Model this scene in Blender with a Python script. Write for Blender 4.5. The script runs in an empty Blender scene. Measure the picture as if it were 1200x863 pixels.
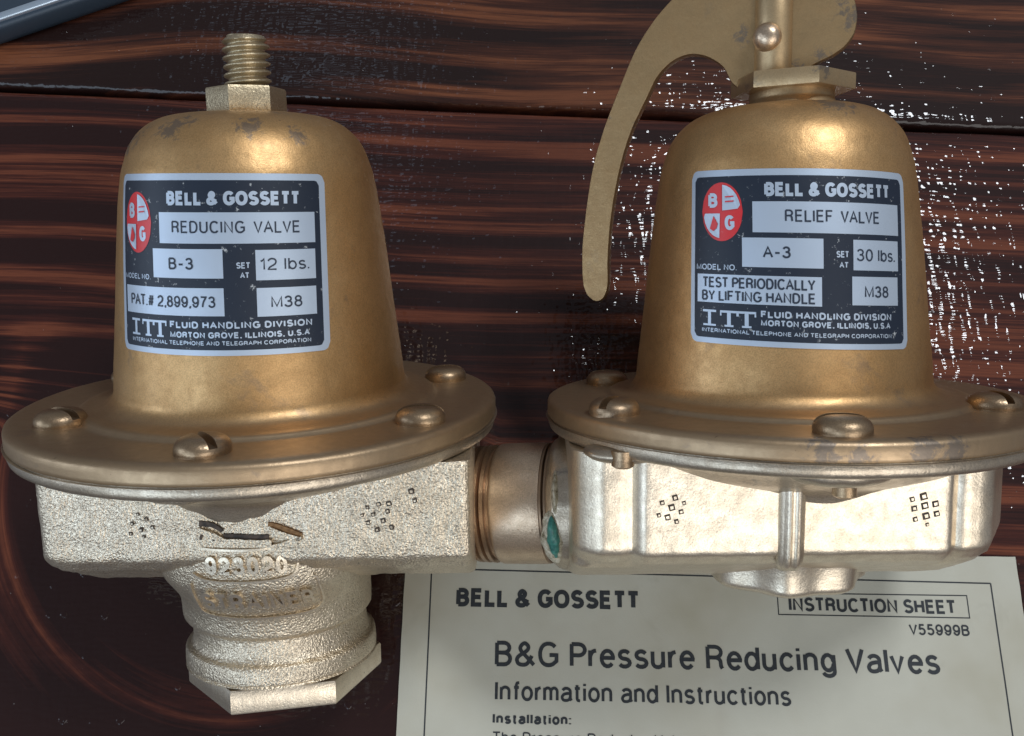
import bpy, bmesh, math, random
from mathutils import Vector, Matrix, noise
from math import sin, cos, pi, radians, atan2, hypot, sqrt
random.seed(4)
S = bpy.context.scene
COL = S.collection
MM = 0.001

# ------------------------------------------------------------------ camera
DEP = radians(71.6)
CAM_H = 0.2247
cam = bpy.data.cameras.new('camera'); camo = bpy.data.objects.new('camera', cam); COL.objects.link(camo)
cam.sensor_width = 36.0; cam.lens = 1050.0/1200.0*36.0
cam.clip_start = 0.005; cam.clip_end = 20.0
camo.location = (0, 0, CAM_H)
camo.rotation_euler = (radians(90)-DEP, 0, 0)
S.camera = camo

# ------------------------------------------------------------------ world and lamps (a room lit by windows)
w = bpy.data.worlds.new('World'); S.world = w; w.use_nodes = True
bg = w.node_tree.nodes['Background']
bg.inputs[0].default_value = (0.52, 0.55, 0.62, 1); bg.inputs[1].default_value = 0.32

def area(name, direction, dist, sx, sy, power, color, target=(0, 0.05, 0.03)):
    l = bpy.data.lights.new(name, 'AREA'); l.shape = 'RECTANGLE'; l.size = sx; l.size_y = sy
    l.energy = power; l.color = color
    o = bpy.data.objects.new(name, l); COL.objects.link(o)
    d = Vector(direction).normalized(); o.location = Vector(target)+d*dist
    o.rotation_euler = d.to_track_quat('Z', 'Y').to_euler()
    return o
area('window_front_right', (0.42, -0.70, 0.66), 1.0, 0.75, 0.55, 3.9, (1.0, 0.985, 0.96))
area('window_front_left', (-0.58, -0.62, 0.60), 1.1, 0.70, 0.50, 3.6, (0.66, 0.82, 1.0))
area('window_side', (0.37, 0.42, 0.90), 1.4, 0.36, 0.16, 8.5, (0.90, 0.95, 1.0))
area('window_far', (-0.25, 0.69, 0.82), 1.5, 0.26, 0.12, 0.14, (0.60, 0.78, 1.0))
area('window_far_left', (-1.0, -0.05, 0.35), 1.2, 0.5, 0.5, 2.2, (0.68, 0.82, 1.0))

S.view_settings.view_transform = 'Standard'; S.view_settings.look = 'None'
S.view_settings.exposure = 0.0; S.view_settings.gamma = 1.0
S.view_settings.use_curve_mapping = False

# ------------------------------------------------------------------ node helpers
class NT:
    def __init__(s, name):
        s.m = bpy.data.materials.new(name); s.m.use_nodes = True
        s.t = s.m.node_tree; s.b = s.t.nodes['Principled BSDF']
    def n(s, typ, **kw):
        nd = s.t.nodes.new(typ)
        for k, v in kw.items():
            if k.startswith('i_'):
                key = k[2:]; key = int(key) if key.isdigit() else key.replace('_', ' ')
                s.put(nd.inputs[key], v)
            else: setattr(nd, k, v)
        return nd
    def put(s, sock, v):
        if isinstance(v, bpy.types.NodeSocket): s.t.links.new(v, sock)
        else: sock.default_value = v
    def noise(s, vec, scale, detail=3, rough=.5, dist=0):
        return s.n('ShaderNodeTexNoise', i_Vector=vec, i_Scale=scale, i_Detail=detail, i_Roughness=rough, i_Distortion=dist).outputs[0]
    def ramp(s, fac, stops, interp='LINEAR'):
        nd = s.n('ShaderNodeValToRGB', i_0=fac); cr = nd.color_ramp; cr.interpolation = interp
        while len(cr.elements) < len(stops): cr.elements.new(.5)
        for e, (p, c) in zip(cr.elements, stops):
            e.position = p; e.color = c if len(c) == 4 else (*c, 1)
        return nd.outputs[0]
    def mix(s, f, a, b, mode='MIX'):
        nd = s.n('ShaderNodeMix', data_type='RGBA', blend_type=mode)
        s.put(nd.inputs[0], f); s.put(nd.inputs[6], a); s.put(nd.inputs[7], b); return nd.outputs[2]
    def math(s, op, a, b=0.0, clamp=False):
        nd = s.n('ShaderNodeMath', operation=op, use_clamp=clamp); s.put(nd.inputs[0], a); s.put(nd.inputs[1], b); return nd.outputs[0]
    def bump(s, h, strength, dist, normal=None):
        nd = s.n('ShaderNodeBump', i_Height=h, i_Strength=strength, i_Distance=dist)
        if normal is not None: s.put(nd.inputs['Normal'], normal)
        return nd.outputs[0]
    def set(s, **kw):
        for k, v in kw.items(): s.put(s.b.inputs[k.replace('_', ' ')], v)
        return s.m
    def co(s): return s.n('ShaderNodeTexCoord').outputs['Object']
    def vmap(s, v, sc): return s.n('ShaderNodeMapping', i_Vector=v, i_Scale=sc).outputs[0]

def G(v): return (v, v, v, 1)

def gold(name, base, base2, rough, cast=0.0, wear=0.35, speck=1.0, scuffs=(), lower=None, coat=.12):
    t = NT(name); c = t.co()
    big = t.noise(c, 55, 4, .6)
    mid = t.noise(c, 420, 4, .6)
    fine = t.noise(c, 4200, 2, .6)
    col = t.mix(t.ramp(big, [(.35, G(0)), (.65, G(1))]), (*base, 1), (*base2, 1))
    col = t.mix(t.ramp(mid, [(.3, G(0)), (.75, G(.45))]), col, (base[0]*.62, base[1]*.56, base[2]*.5, 1))
    flake = t.ramp(fine, [(.36, G(.55)), (.5, G(1)), (.68, G(1.35))])
    col = t.mix(.35*speck, col, t.mix(1.0, col, flake, 'MULTIPLY'))
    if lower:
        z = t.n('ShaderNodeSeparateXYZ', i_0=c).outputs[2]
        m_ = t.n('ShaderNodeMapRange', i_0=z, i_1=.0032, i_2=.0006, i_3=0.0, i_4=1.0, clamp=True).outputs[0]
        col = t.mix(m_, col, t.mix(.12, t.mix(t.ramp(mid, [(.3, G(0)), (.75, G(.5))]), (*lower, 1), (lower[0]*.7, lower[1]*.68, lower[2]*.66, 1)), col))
    # worn, dirty spots
    wn = t.noise(c, 95, 6, .68, .4)
    wmask = t.ramp(wn, [(.62-.0, G(0)), (.70, G(wear))])
    for sx, sy, sz, sr in scuffs:
        dv = t.n('ShaderNodeVectorMath', operation='DISTANCE', i_0=c, i_1=(sx*MM, sy*MM, sz*MM)).outputs['Value']
        near = t.math('SUBTRACT', 1, t.math('DIVIDE', dv, sr*MM), True)
        sn = t.ramp(t.math('ADD', t.noise(c, 520, 5, .72, .6), t.math('MULTIPLY', near, .35)), [(.66, G(0)), (.76, G(1))])
        sn = t.math('MULTIPLY', sn, t.math('MULTIPLY', near, 2.4, True), True)
        wmask = t.math('MAXIMUM', wmask, t.math('MULTIPLY', sn, .6))
    col = t.mix(wmask, col, (.13, .13, .135, 1))
    pit = t.noise(c, 800, 3, .7)
    pmask = t.ramp(pit, [(.70, G(0)), (.76, G(.5+cast*.3))])
    col = t.mix(pmask, col, (.08, .05, .03, 1))
    r = t.math('ADD', t.math('MULTIPLY', t.math('SUBTRACT', mid, .5), .25), rough)
    nrm = t.bump(fine, .18*speck, .00012)
    nrm = t.bump(mid, .18, .0004, nrm)
    if cast > 0:
        cn = t.noise(c, 2300, 1, .5)
        cn2 = t.noise(c, 1000, 2, .5)
        col = t.mix(t.ramp(t.math('ADD', cn, t.math('MULTIPLY', t.math('SUBTRACT', fine, .5), .5)), [(.30, G(.42*cast)), (.45, G(0))]), col, (base[0]*.22, base[1]*.2, base[2]*.18, 1))
        nrm = t.bump(cn, 1.0*cast, .00034, nrm)
        nrm = t.bump(cn2, .22*cast, .0005, nrm)
    return t.set(Base_Color=col, Metallic=.88, Roughness=r, Normal=nrm, Coat_Weight=coat, Coat_Roughness=.28)

M = {}
LOW = (.43, .315, .20)
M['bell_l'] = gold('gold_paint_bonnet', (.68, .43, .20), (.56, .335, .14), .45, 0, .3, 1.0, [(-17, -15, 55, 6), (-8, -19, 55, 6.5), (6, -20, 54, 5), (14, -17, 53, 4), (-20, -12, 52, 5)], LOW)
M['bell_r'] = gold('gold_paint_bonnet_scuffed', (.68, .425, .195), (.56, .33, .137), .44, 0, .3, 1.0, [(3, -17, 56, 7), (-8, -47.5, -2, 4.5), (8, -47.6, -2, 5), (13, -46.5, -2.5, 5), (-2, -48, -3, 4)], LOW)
M['flange'] = gold('gold_paint_flange', (.58, .50, .39), (.50, .42, .32), .38, .12, .6)
M['cast_l'] = gold('gold_paint_rough_casting', (.78, .68, .53), (.70, .60, .45), .38, .8, .25)
M['cast_r'] = gold('gold_paint_smooth_casting', (.81, .715, .575), (.74, .635, .48), .37, .10, .2)
M['lever'] = gold('gold_paint_lever', (.48, .325, .165), (.42, .28, .14), .45, 0, .25, .45, [(13, 0, 79, 5.5), (14.5, 0, 74, 4.5), (9, 0, 66.5, 4), (-6, 0, 72, 3.5), (4.5, 0, 64.5, 3.5), (-34, 0, 58, 3), (-33, 0, 62, 2), (-27, 0, 56, 2.5)])
M['bushing'] = gold('gold_paint_bushing', (.58, .43, .25), (.50, .36, .20), .45, .05, .4, .6, [(3, -11, 64, 4)])
M['thread_l'] = gold('gold_paint_thread', (.46, .31, .20), (.36, .24, .15), .34, .1, .4)
M['screw'] = gold('gold_paint_screw', (.46, .33, .20), (.32, .23, .15), .38, .1, .8)
M['nipple'] = gold('gold_paint_pipe', (.66, .51, .36), (.60, .46, .33), .36, .1, .25)
M['zinc'] = gold('aged_zinc', (.60, .51, .35), (.50, .41, .27), .42, .25, .5)
t = NT('thread_dark'); M['thread'] = t.set(Base_Color=(.28, .19, .12, 1), Metallic=.8, Roughness=.4)
t = NT('worn_bare_metal'); M['bare'] = t.set(Base_Color=(.86, .78, .68, 1), Metallic=1.0, Roughness=.28)
t = NT('dark_shade_grime'); c = t.co()
M['shade_grime'] = t.set(Base_Color=t.ramp(t.noise(c, 900), [(.35, (.025, .02, .016)), (.7, (.10, .07, .05))]), Roughness=.7)
t = NT('brown_edge_tone'); c = t.co()
M['brown_edge'] = t.set(Base_Color=t.ramp(t.noise(c, 1500), [(.3, (.16, .08, .03)), (.7, (.34, .19, .08))]), Roughness=.6, Metallic=.4)
t = NT('green_sealant'); c = t.co(); n_ = t.noise(c, 1200, 4)
M['green'] = t.set(Base_Color=t.ramp(n_, [(.3, (.015, .10, .085)), (.7, (.06, .25, .2))]), Roughness=.35, Normal=t.bump(n_, .6, .0004))
t = NT('flaked_sealant'); c = t.co(); n_ = t.noise(c, 900, 5, .7)
M['flake'] = t.set(Base_Color=t.ramp(n_, [(.35, (.20, .17, .10)), (.5, (.55, .50, .38)), (.7, (.78, .74, .62))]), Roughness=.45, Metallic=.5, Normal=t.bump(n_, .9, .0006))

def plate_mat(name, base, metallic, rough, scr):
    t = NT(name); c = t.co()
    s1 = t.noise(c, 700, 5, .75)
    spots = t.ramp(s1, [(.62, G(0)), (.68, G(scr))])
    cloud = t.noise(c, 60, 3)
    col = t.mix(t.ramp(cloud, [(.3, G(0)), (.7, G(.3))]), (*base, 1), (base[0]*.75, base[1]*.78, base[2]*.85, 1))
    col = t.mix(spots, col, (.42, .44, .45, 1))
    return t.set(Base_Color=col, Metallic=metallic, Roughness=rough, Normal=t.bump(t.noise(c, 260, 3), .1, .0004))
M['silver'] = plate_mat('plate_silver', (.52, .60, .70), .55, .44, .0)
M['navy'] = plate_mat('plate_navy', (.008, .015, .030), 0, .45, .9)
M['red'] = plate_mat('plate_red', (.62, .03, .035), 0, .35, .25)
M['ink'] = plate_mat('plate_ink', (.02, .03, .05), 0, .45, .3)

def paper_mat():
    t = NT('aged_paper'); c = t.co()
    n1 = t.noise(c, 20, 4, .6); n2 = t.noise(c, 2500, 2)
    col = t.ramp(n1, [(.3, (.41, .40, .33)), (.5, (.46, .447, .37)), (.62, (.43, .41, .33)), (.75, (.38, .355, .27))])
    st = t.noise(c, 45, 5, .7, .6)
    col = t.mix(t.ramp(st, [(.62, G(0)), (.75, G(.35))]), col, (.30, .275, .21, 1))
    # soft vertical fold line, slightly darker in uneven patches
    sx = t.n('ShaderNodeSeparateXYZ', i_0=c).outputs[0]
    d = t.math('ABSOLUTE', t.math('SUBTRACT', sx, .0757))
    lin = t.math('SUBTRACT', 1, t.math('DIVIDE', d, .0022), True)
    lin = t.math('MULTIPLY', lin, t.math('MULTIPLY', t.noise(c, 180, 4), .55))
    col = t.mix(lin, col, (.40, .37, .30, 1))
    return t.set(Base_Color=col, Roughness=.62, Normal=t.bump(t.noise(c, 60, 4), .25, .0009, t.bump(n2, .08, .0002)))
M['paper'] = paper_mat()
t = NT('printing_ink'); c = t.co()
M['print'] = t.set(Base_Color=t.ramp(t.noise(c, 1500, 3), [(.3, (.008, .011, .016)), (.75, (.025, .03, .034))]), Roughness=.6)

def wood_mat(name, dark, midc, light, stretch, freq, lo, hi):
    t = NT(name); c = t.co()
    g = t.n('ShaderNodeAttribute', attribute_name='grain').outputs['Fac']
    g2 = t.n('ShaderNodeAttribute', attribute_name='along').outputs['Fac']
    vec = t.n('ShaderNodeCombineXYZ', i_0=t.math('MULTIPLY', g2, stretch), i_1=t.math('MULTIPLY', g, freq), i_2=0.0).outputs[0]
    n1 = t.noise(vec, 1.0, 2.5, .5, .25)
    vec2 = t.n('ShaderNodeCombineXYZ', i_0=t.math('MULTIPLY', g2, stretch*2.2), i_1=t.math('MULTIPLY', g, freq*7), i_2=3.1).outputs[0]
    n2 = t.noise(vec2, 1.0, 4, .65)
    vec3 = t.n('ShaderNodeCombineXYZ', i_0=t.math('MULTIPLY', g2, 90), i_1=t.math('MULTIPLY', g, 2600), i_2=1.0).outputs[0]
    n3 = t.noise(vec3, 1.0, 3, .6)
    f = t.math('ADD', n1, t.math('MULTIPLY', t.math('SUBTRACT', n2, .5), .38))
    f = t.math('ADD', f, t.math('MULTIPLY', t.math('SUBTRACT', n3, .5), .2))
    pat = t.noise(c, 9, 3, .5)
    f = t.math('ADD', f, t.math('MULTIPLY', t.math('SUBTRACT', pat, .5), .22))
    f = t.math('ADD', f, t.n('ShaderNodeAttribute', attribute_name='tone').outputs['Fac'])
    col = t.ramp(f, [(lo, dark), ((lo+hi)/2, midc), (hi, light), (min(hi+.2, 1), midc)])
    # lacquer: pebbled, with dust nibs
    saw = t.noise(t.vmap(c, (520, 190, 300)), 1.0, 1, .4, .2)      # planer ripples across the grain
    fib = t.noise(t.vmap(c, (330, 1000, 600)), 1.0, 0, .5)         # raised fibres
    wav = t.noise(t.vmap(c, (30, 110, 60)), 1.0, 2, .5)
    nib = t.ramp(t.noise(c, 300, 0), [(.80, G(0)), (.83, G(1))])
    h = t.math('ADD', t.math('MULTIPLY', saw, 1.0), t.math('MULTIPLY', fib, .75))
    nrm = t.bump(h, .40, .00050)
    nrm = t.bump(nib, .5, .0003, nrm)
    nrm = t.bump(wav, .12, .0012, nrm)
    dust = t.ramp(t.noise(c, 1150, 2, .5), [(.775, G(0)), (.80, G(.8))])
    col = t.mix(dust, col, (.35, .33, .32, 1))
    return t.set(Base_Color=col, Roughness=.6, Normal=t.bump(h, .2, .0004), Coat_Weight=.6, Coat_Roughness=.035, Coat_IOR=1.5, Specular_IOR_Level=.12, Coat_Normal=nrm)
M['wood_mid'] = wood_mat('stained_pine_red', (.017, .0036, .0026), (.052, .0112, .0066), (.16, .044, .020), 5, 175, .44, .68)
M['wood_top'] = wood_mat('stained_pine_brown', (.013, .0036, .0022), (.056, .0155, .0072), (.18, .058, .023), 7, 110, .42, .67)
t = NT('slate_metal'); c = t.co()
M['slate'] = t.set(Base_Color=(.045, .065, .09, 1), Metallic=.3, Roughness=.38, Normal=t.bump(t.noise(c, 3000, 2), .05, .0001))
t = NT('bright_edge_metal'); M['edge'] = t.set(Base_Color=(.62, .74, .86, 1), Metallic=.8, Roughness=.3)

# ------------------------------------------------------------------ mesh helpers (all dimensions in millimetres)
class MB:
    def __init__(s): s.v = []; s.f = []; s.mi = []
    def add(s, vs, fs, mi=0):
        b = len(s.v); s.v += [tuple(x) for x in vs]; s.f += [tuple(i+b for i in f) for f in fs]; s.mi += [mi]*len(fs)
    def grid(s, rows, mi=0, closed=False, flip=False):
        n = len(rows[0]); vs = [p for r in rows for p in r]; fs = []
        for i in range(len(rows)-1):
            for j in range(n if closed else n-1):
                k = (j+1) % n
                q = (i*n+j, i*n+k, (i+1)*n+k, (i+1)*n+j)
                fs.append(q[::-1] if flip else q)
        s.add(vs, fs, mi)
    def build(s, name, mats, parent=None, mat=None, smooth=35, label=None, kind=None, clean=False):
        me = bpy.data.meshes.new(name)
        me.from_pydata([(x*MM, y*MM, z*MM) for x, y, z in s.v], [], s.f)
        if not isinstance(mats, (list, tuple)): mats = [mats]
        for m in mats: me.materials.append(m)
        me.polygons.foreach_set('material_index', s.mi)
        if clean:
            bm = bmesh.new(); bm.from_mesh(me)
            bmesh.ops.remove_doubles(bm, verts=bm.verts, dist=1e-6)
            bmesh.ops.recalc_face_normals(bm, faces=bm.faces)
            bm.to_mesh(me); bm.free()
        if smooth:
            me.polygons.foreach_set('use_smooth', [True]*len(me.polygons))
            me.set_sharp_from_angle(angle=radians(smooth))
        me.update()
        o = bpy.data.objects.new(name, me); COL.objects.link(o)
        place(o, parent, mat)
        if label: o['label'] = label
        if kind: o['kind'] = kind
        return o
WM = {}
def place(o, parent, mat):
    mat = mat if mat is not None else (WM[parent.name] if parent else Matrix.Identity(4))
    WM[o.name] = mat
    if parent:
        o.parent = parent; o.matrix_basis = WM[parent.name].inverted() @ mat
    else: o.matrix_basis = mat

def tag(o, label=None, cat=None, group=None, kind=None):
    if label: o['label'] = label
    if cat: o['category'] = cat
    if group: o['group'] = group
    if kind: o['kind'] = kind
    return o
def empty(name, loc):
    o = bpy.data.objects.new(name, None); COL.objects.link(o); o.empty_display_size = .01
    m = Matrix.Translation(loc); o.matrix_basis = m; WM[o.name] = m
    return o

def lathe(prof, n=128, cx=0, cy=0, jit=0.0, seed=0, lobes=None):
    rows = []
    for r, z in prof:
        row = []
        for k in range(n):
            a = 2*pi*k/n; rr = r
            if lobes: rr = r*(1+lobes[1]*cos(lobes[0]*a+lobes[2]))
            p = Vector((cx+rr*cos(a), cy+rr*sin(a), z))
            if jit:
                d = noise.noise(p*.13+Vector((seed, 0, 0)))+.5*noise.noise(p*.5+Vector((seed, 5, 0)))
                p += Vector((cos(a), sin(a), .5))*d*jit
            row.append(p)
        rows.append(row)
    return rows
def round_prof(pts, rad=.6, seg=4):
    out = [pts[0]]
    for i in range(1, len(pts)-1):
        p0, p1, p2 = map(Vector, (pts[i-1], pts[i], pts[i+1]))
        a, b = p0-p1, p2-p1
        r = min(rad, a.length*.45, b.length*.45)
        if r < 1e-4: out.append(tuple(p1)); continue
        s_, e_ = p1+a.normalized()*r, p1+b.normalized()*r
        for k in range(seg+1):
            t_ = k/seg; out.append(tuple(s_*(1-t_)**2+p1*2*t_*(1-t_)+e_*t_**2))
    out.append(pts[-1]); return out
def catmull(pts, n=6, closed=False):
    P = [Vector(p) for p in pts]; N = len(P); out = []
    rng = range(N) if closed else range(N-1)
    for i in rng:
        if closed: a, b, c, d = P[(i-1) % N], P[i], P[(i+1) % N], P[(i+2) % N]
        else: a, b, c, d = P[max(i-1, 0)], P[i], P[i+1], P[min(i+2, N-1)]
        for k in range(n):
            t_ = k/n
            out.append(.5*((2*b)+(c-a)*t_+(2*a-5*b+4*c-d)*t_*t_+(3*b-a-3*c+d)*t_**3))
    if not closed: out.append(P[-1])
    return out
def prism_poly(outline, z0, z1, bev=0.25):
    """outline: list of (x,y) ccw -> MB with bevelled top and bottom, extruded in z"""
    b = MB(); n = len(outline)
    def inset(d):
        out = []
        for i in range(n):
            p0, p1, p2 = Vector(outline[i-1]), Vector(outline[i]), Vector(outline[(i+1) % n])
            t1, t2 = (p1-p0).normalized(), (p2-p1).normalized()
            n1, n2 = Vector((-t1.y, t1.x)), Vector((-t2.y, t2.x))
            m = (n1+n2); m = m/max(m.length_squared, .3)*2*.5*2/2
            out.append(p1+m*d*1.0)
        return out
    ins = inset(bev)
    rows = [[(p.x, p.y, z0) for p in ins], [(x, y, z0+bev) for x, y in outline],
            [(x, y, z1-bev) for x, y in outline], [(p.x, p.y, z1) for p in ins]]
    b.grid(rows, closed=True)
    b.f.append(tuple(range(n))[::-1]); b.mi.append(0)
    b.f.append(tuple(range(3*n, 4*n))); b.mi.append(0)
    return b

# ------------------------------------------------------------------ stroke lettering
def arc(cx, cy, rx, ry, a0, a1, n=10, e=1.0):
    out = []
    for k in range(n+1):
        a = radians(a0+(a1-a0)*k/n); c, s_ = cos(a), sin(a)
        c = math.copysign(abs(c)**e, c); s_ = math.copysign(abs(s_)**e, s_)
        out.append((cx+rx*c, cy+ry*s_))
    return out
def sp(*p, n=5): return [tuple(v) for v in catmull([Vector((x, y)) for x, y in p], n)]
X = .72
def fnt():
    F = {}
    F['A'] = (.66, [[(0, 0), (.33, 1), (.66, 0)], [(.13, .36), (.53, .36)]])
    F['B'] = (.54, [[(0, 0), (0, 1)], [(0, 1), (.28, 1)]+arc(.28, .77, .22, .23, 85, -90, 8)+[(0, .54)], [(.28, .54)]+arc(.29, .27, .25, .27, 85, -90, 8)+[(0, 0)]])
    F['C'] = (.62, [arc(.33, .5, .33, .5, 40, 320, 18, .9)])
    F['D'] = (.58, [[(0, 0), (0, 1)], [(0, 1), (.24, 1)]+arc(.24, .5, .34, .5, 85, -90, 12, .9)+[(0, 0)]])
    F['E'] = (.5, [[(.5, 1), (0, 1), (0, 0), (.52, 0)], [(0, .53), (.46, .53)]])
    F['F'] = (.48, [[(.5, 1), (0, 1), (0, 0)], [(0, .52), (.42, .52)]])
    F['G'] = (.66, [arc(.34, .5, .34, .5, 42, 300, 18, .9)+[(.62, .16), (.66, .2), (.66, .47), (.38, .47)]])
    F['H'] = (.56, [[(0, 0), (0, 1)], [(.56, 0), (.56, 1)], [(0, .53), (.56, .53)]])
    F['I'] = (.0, [[(0, 0), (0, 1)]])
    F['K'] = (.56, [[(0, 0), (0, 1)], [(.54, 1), (0, .38)], [(.2, .6), (.58, 0)]])
    F['L'] = (.46, [[(0, 1), (0, 0), (.48, 0)]])
    F['M'] = (.7, [[(0, 0), (0, 1), (.35, .06), (.7, 1), (.7, 0)]])
    F['N'] = (.57, [[(0, 0), (0, 1), (.57, 0), (.57, 1)]])
    F['O'] = (.7, [arc(.35, .5, .35, .5, 90, 450, 26, .92)])
    F['P'] = (.52, [[(0, 0), (0, 1)], [(0, 1), (.28, 1)]+arc(.28, .74, .25, .26, 85, -90, 9)+[(0, .48)]])
    F['R'] = (.56, [[(0, 0), (0, 1)], [(0, 1), (.3, 1)]+arc(.3, .75, .24, .25, 85, -90, 9)+[(0, .5)], [(.3, .5)]+sp((.4, .48), (.5, .36), (.52, .12), (.57, 0))])
    F['S'] = (.56, [arc(.28, .75, .25, .25, 25, 255, 10)+arc(.28, .25, .28, .25, 75, -155, 10)])
    F['T'] = (.58, [[(0, 1), (.58, 1)], [(.29, 1), (.29, 0)]])
    F['U'] = (.56, [[(0, 1), (0, .3)]+arc(.28, .28, .28, .28, 180, 360, 10)+[(.56, .3), (.56, 1)]])
    F['V'] = (.6, [[(0, 1), (.3, 0), (.6, 1)]])
    F['X'] = (.58, [[(0, 1), (.58, 0)], [(.58, 1), (0, 0)]])
    F['Y'] = (.6, [[(0, 1), (.3, .43), (.6, 1)], [(.3, .43), (.3, 0)]])
    F['Z'] = (.54, [[(0, 1), (.54, 1), (0, 0), (.56, 0)]])
    F['&'] = (.66, [sp((.68, 0), (.42, .33), (.16, .66), (.15, .86), (.3, 1), (.45, .86), (.4, .66), (.1, .42), (0, .25), (.06, .06), (.24, 0), (.42, .07), (.6, .42), n=5)])
    F['#'] = (.6, [[(.1, 0), (.26, 1)], [(.36, 0), (.52, 1)], [(0, .33), (.58, .33)], [(.04, .67), (.62, .67)]])
    F['-'] = (.34, [[(0, .42), (.34, .42)]]); F['.'] = (0, [[(0, -.04), (0, .09)]])
    F[','] = (.04, [[(.04, .09), (.04, 0), (-.02, -.15)]]); F[':'] = (0, [[(0, -.04), (0, .09)], [(0, .56), (0, .69)]])
    F['0'] = (.5, [arc(.25, .5, .25, .5, 90, 450, 22, .95)]); F['1'] = (.24, [[(0, .78), (.12, .82), (.22, 1), (.22, 0)]])
    F['2'] = (.5, [arc(.25, .73, .25, .27, 170, 0, 9)+sp((.5, .7), (.42, .48), (.1, .2), (.0, 0), n=4)[1:]+[(.52, 0)]])
    F['3'] = (.5, [arc(.24, .76, .22, .24, 165, -75, 10)+[(.18, .53)], [(.2, .53)]+arc(.24, .27, .26, .27, 80, -165, 11)])
    F['5'] = (.5, [[(.46, 1), (.1, 1), (.04, .5)]+arc(.24, .31, .26, .31, 140, -155, 12)])
    F['7'] = (.48, [[(0, 1), (.48, 1)]+sp((.48, .98), (.28, .6), (.18, .3), (.14, 0), n=4)])
    F['8'] = (.5, [arc(.25, .77, .21, .23, -90, 270, 16), arc(.25, .27, .25, .27, 90, 450, 16)])
    F['9'] = (.5, [arc(.25, .68, .25, .32, 0, 360, 16), [(.5, .68)]+arc(.24, .5, .26, .5, 0, -155, 12)])
    F['6'] = (.5, [arc(.25, .32, .25, .32, 0, 360, 16), [(0, .32)]+arc(.26, .5, .26, .5, 180, 25, 12)])
    F['a'] = (.46, [arc(.23, X-.2, .21, .2, 160, 0, 8)+[(.44, .5), (.44, .12), (.5, 0)], [(.44, .42)]+sp((.3, .42), (.1, .36), (.0, .2), (.06, .04), (.2, 0), (.36, .05), (.44, .2), n=4)])
    F['b'] = (.46, [[(0, 0), (0, 1)], arc(.24, X/2, .23, X/2, 170, -170, 14)])
    F['c'] = (.44, [arc(.24, X/2, .24, X/2, 38, 322, 14)])
    F['d'] = (.46, [[(.46, 0), (.46, 1)], arc(.22, X/2, .23, X/2, 10, 350, 14)])
    F['e'] = (.46, [[(.01, .39), (.46, .39)]+arc(.235, X/2, .235, X/2, 12, 322, 15)])
    F['f'] = (.26, [[(.12, 0), (.12, .82)]+sp((.12, .84), (.16, .97), (.28, 1), n=3), [(0, X), (.26, X)]])
    F['g'] = (.46, [[(.46, X), (.46, -.05)]+arc(.23, -.05, .23, .2, 0, -165, 8), arc(.22, X/2, .22, X/2, 10, 350, 14)])
    F['h'] = (.42, [[(0, 0), (0, 1)], [(0, .42)]+arc(.21, .48, .21, X-.48, 170, 0, 7)+[(.42, 0)]])
    F['i'] = (0, [[(0, 0), (0, X)], [(0, .87), (0, 1)]]); F['l'] = (0, [[(0, 0), (0, 1)]])
    F['m'] = (.68, [[(0, 0), (0, X)], [(0, .45)]+arc(.17, .5, .17, X-.5, 170, 0, 7)+[(.34, 0)], [(.34, .45)]+arc(.51, .5, .17, X-.5, 170, 0, 7)+[(.68, 0)]])
    F['n'] = (.42, [[(0, 0), (0, X)], [(0, .45)]+arc(.21, .5, .21, X-.5, 170, 0, 7)+[(.42, 0)]])
    F['o'] = (.48, [arc(.24, X/2, .24, X/2, 90, 450, 18)])
    F['p'] = (.46, [[(0, -.25), (0, X)], arc(.24, X/2, .23, X/2, 170, -170, 14)])
    F['r'] = (.24, [[(0, 0), (0, X)], [(0, .42)]+sp((.02, .5), (.1, .66), (.24, X), n=3)])
    F['s'] = (.42, [arc(.21, X*.75, .19, X*.25, 25, 255, 9)+arc(.21, X*.25, .21, X*.25, 75, -155, 9)])
    F['t'] = (.24, [[(.1, .92), (.1, .14)]+sp((.1, .12), (.14, .02), (.26, 0), n=3), [(-.02, X), (.25, X)]])
    F['u'] = (.42, [[(0, X), (0, .25)]+arc(.2, .22, .2, .22, 180, 350, 7), [(.42, 0), (.42, X)]])
    F['v'] = (.44, [[(0, X), (.22, 0), (.44, X)]])
    F['w'] = (.62, [[(0, X), (.155, 0), (.31, X), (.465, 0), (.62, X)]])
    return F
FONT = fnt()
def ribbon(pts, w):
    P = [Vector(p) for p in pts]; Q = [P[0]]
    for p in P[1:]:
        if (p-Q[-1]).length > 1e-4: Q.append(p)
    P = Q; L = []; R = []; closed = (P[0]-P[-1]).length < 1e-3 and len(P) > 4
    for i, p in enumerate(P):
        a = P[i-1] if i > 0 else (P[-2] if closed else None)
        c = P[i+1] if i < len(P)-1 else (P[1] if closed else None)
        d1 = (p-a).normalized() if a is not None else None; d2 = (c-p).normalized() if c is not None else None
        if d1 is None: d1 = d2
        if d2 is None: d2 = d1
        n1 = Vector((-d1.y, d1.x)); n2 = Vector((-d2.y, d2.x)); m = n1+n2
        if m.length < .3: m = n1*1.0
        m = m.normalized(); k = min(1/max(m.dot(n1), .1), 1.35)
        L.append(p+m*w/2*k); R.append(p-m*w/2*k)
    return L, R
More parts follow.
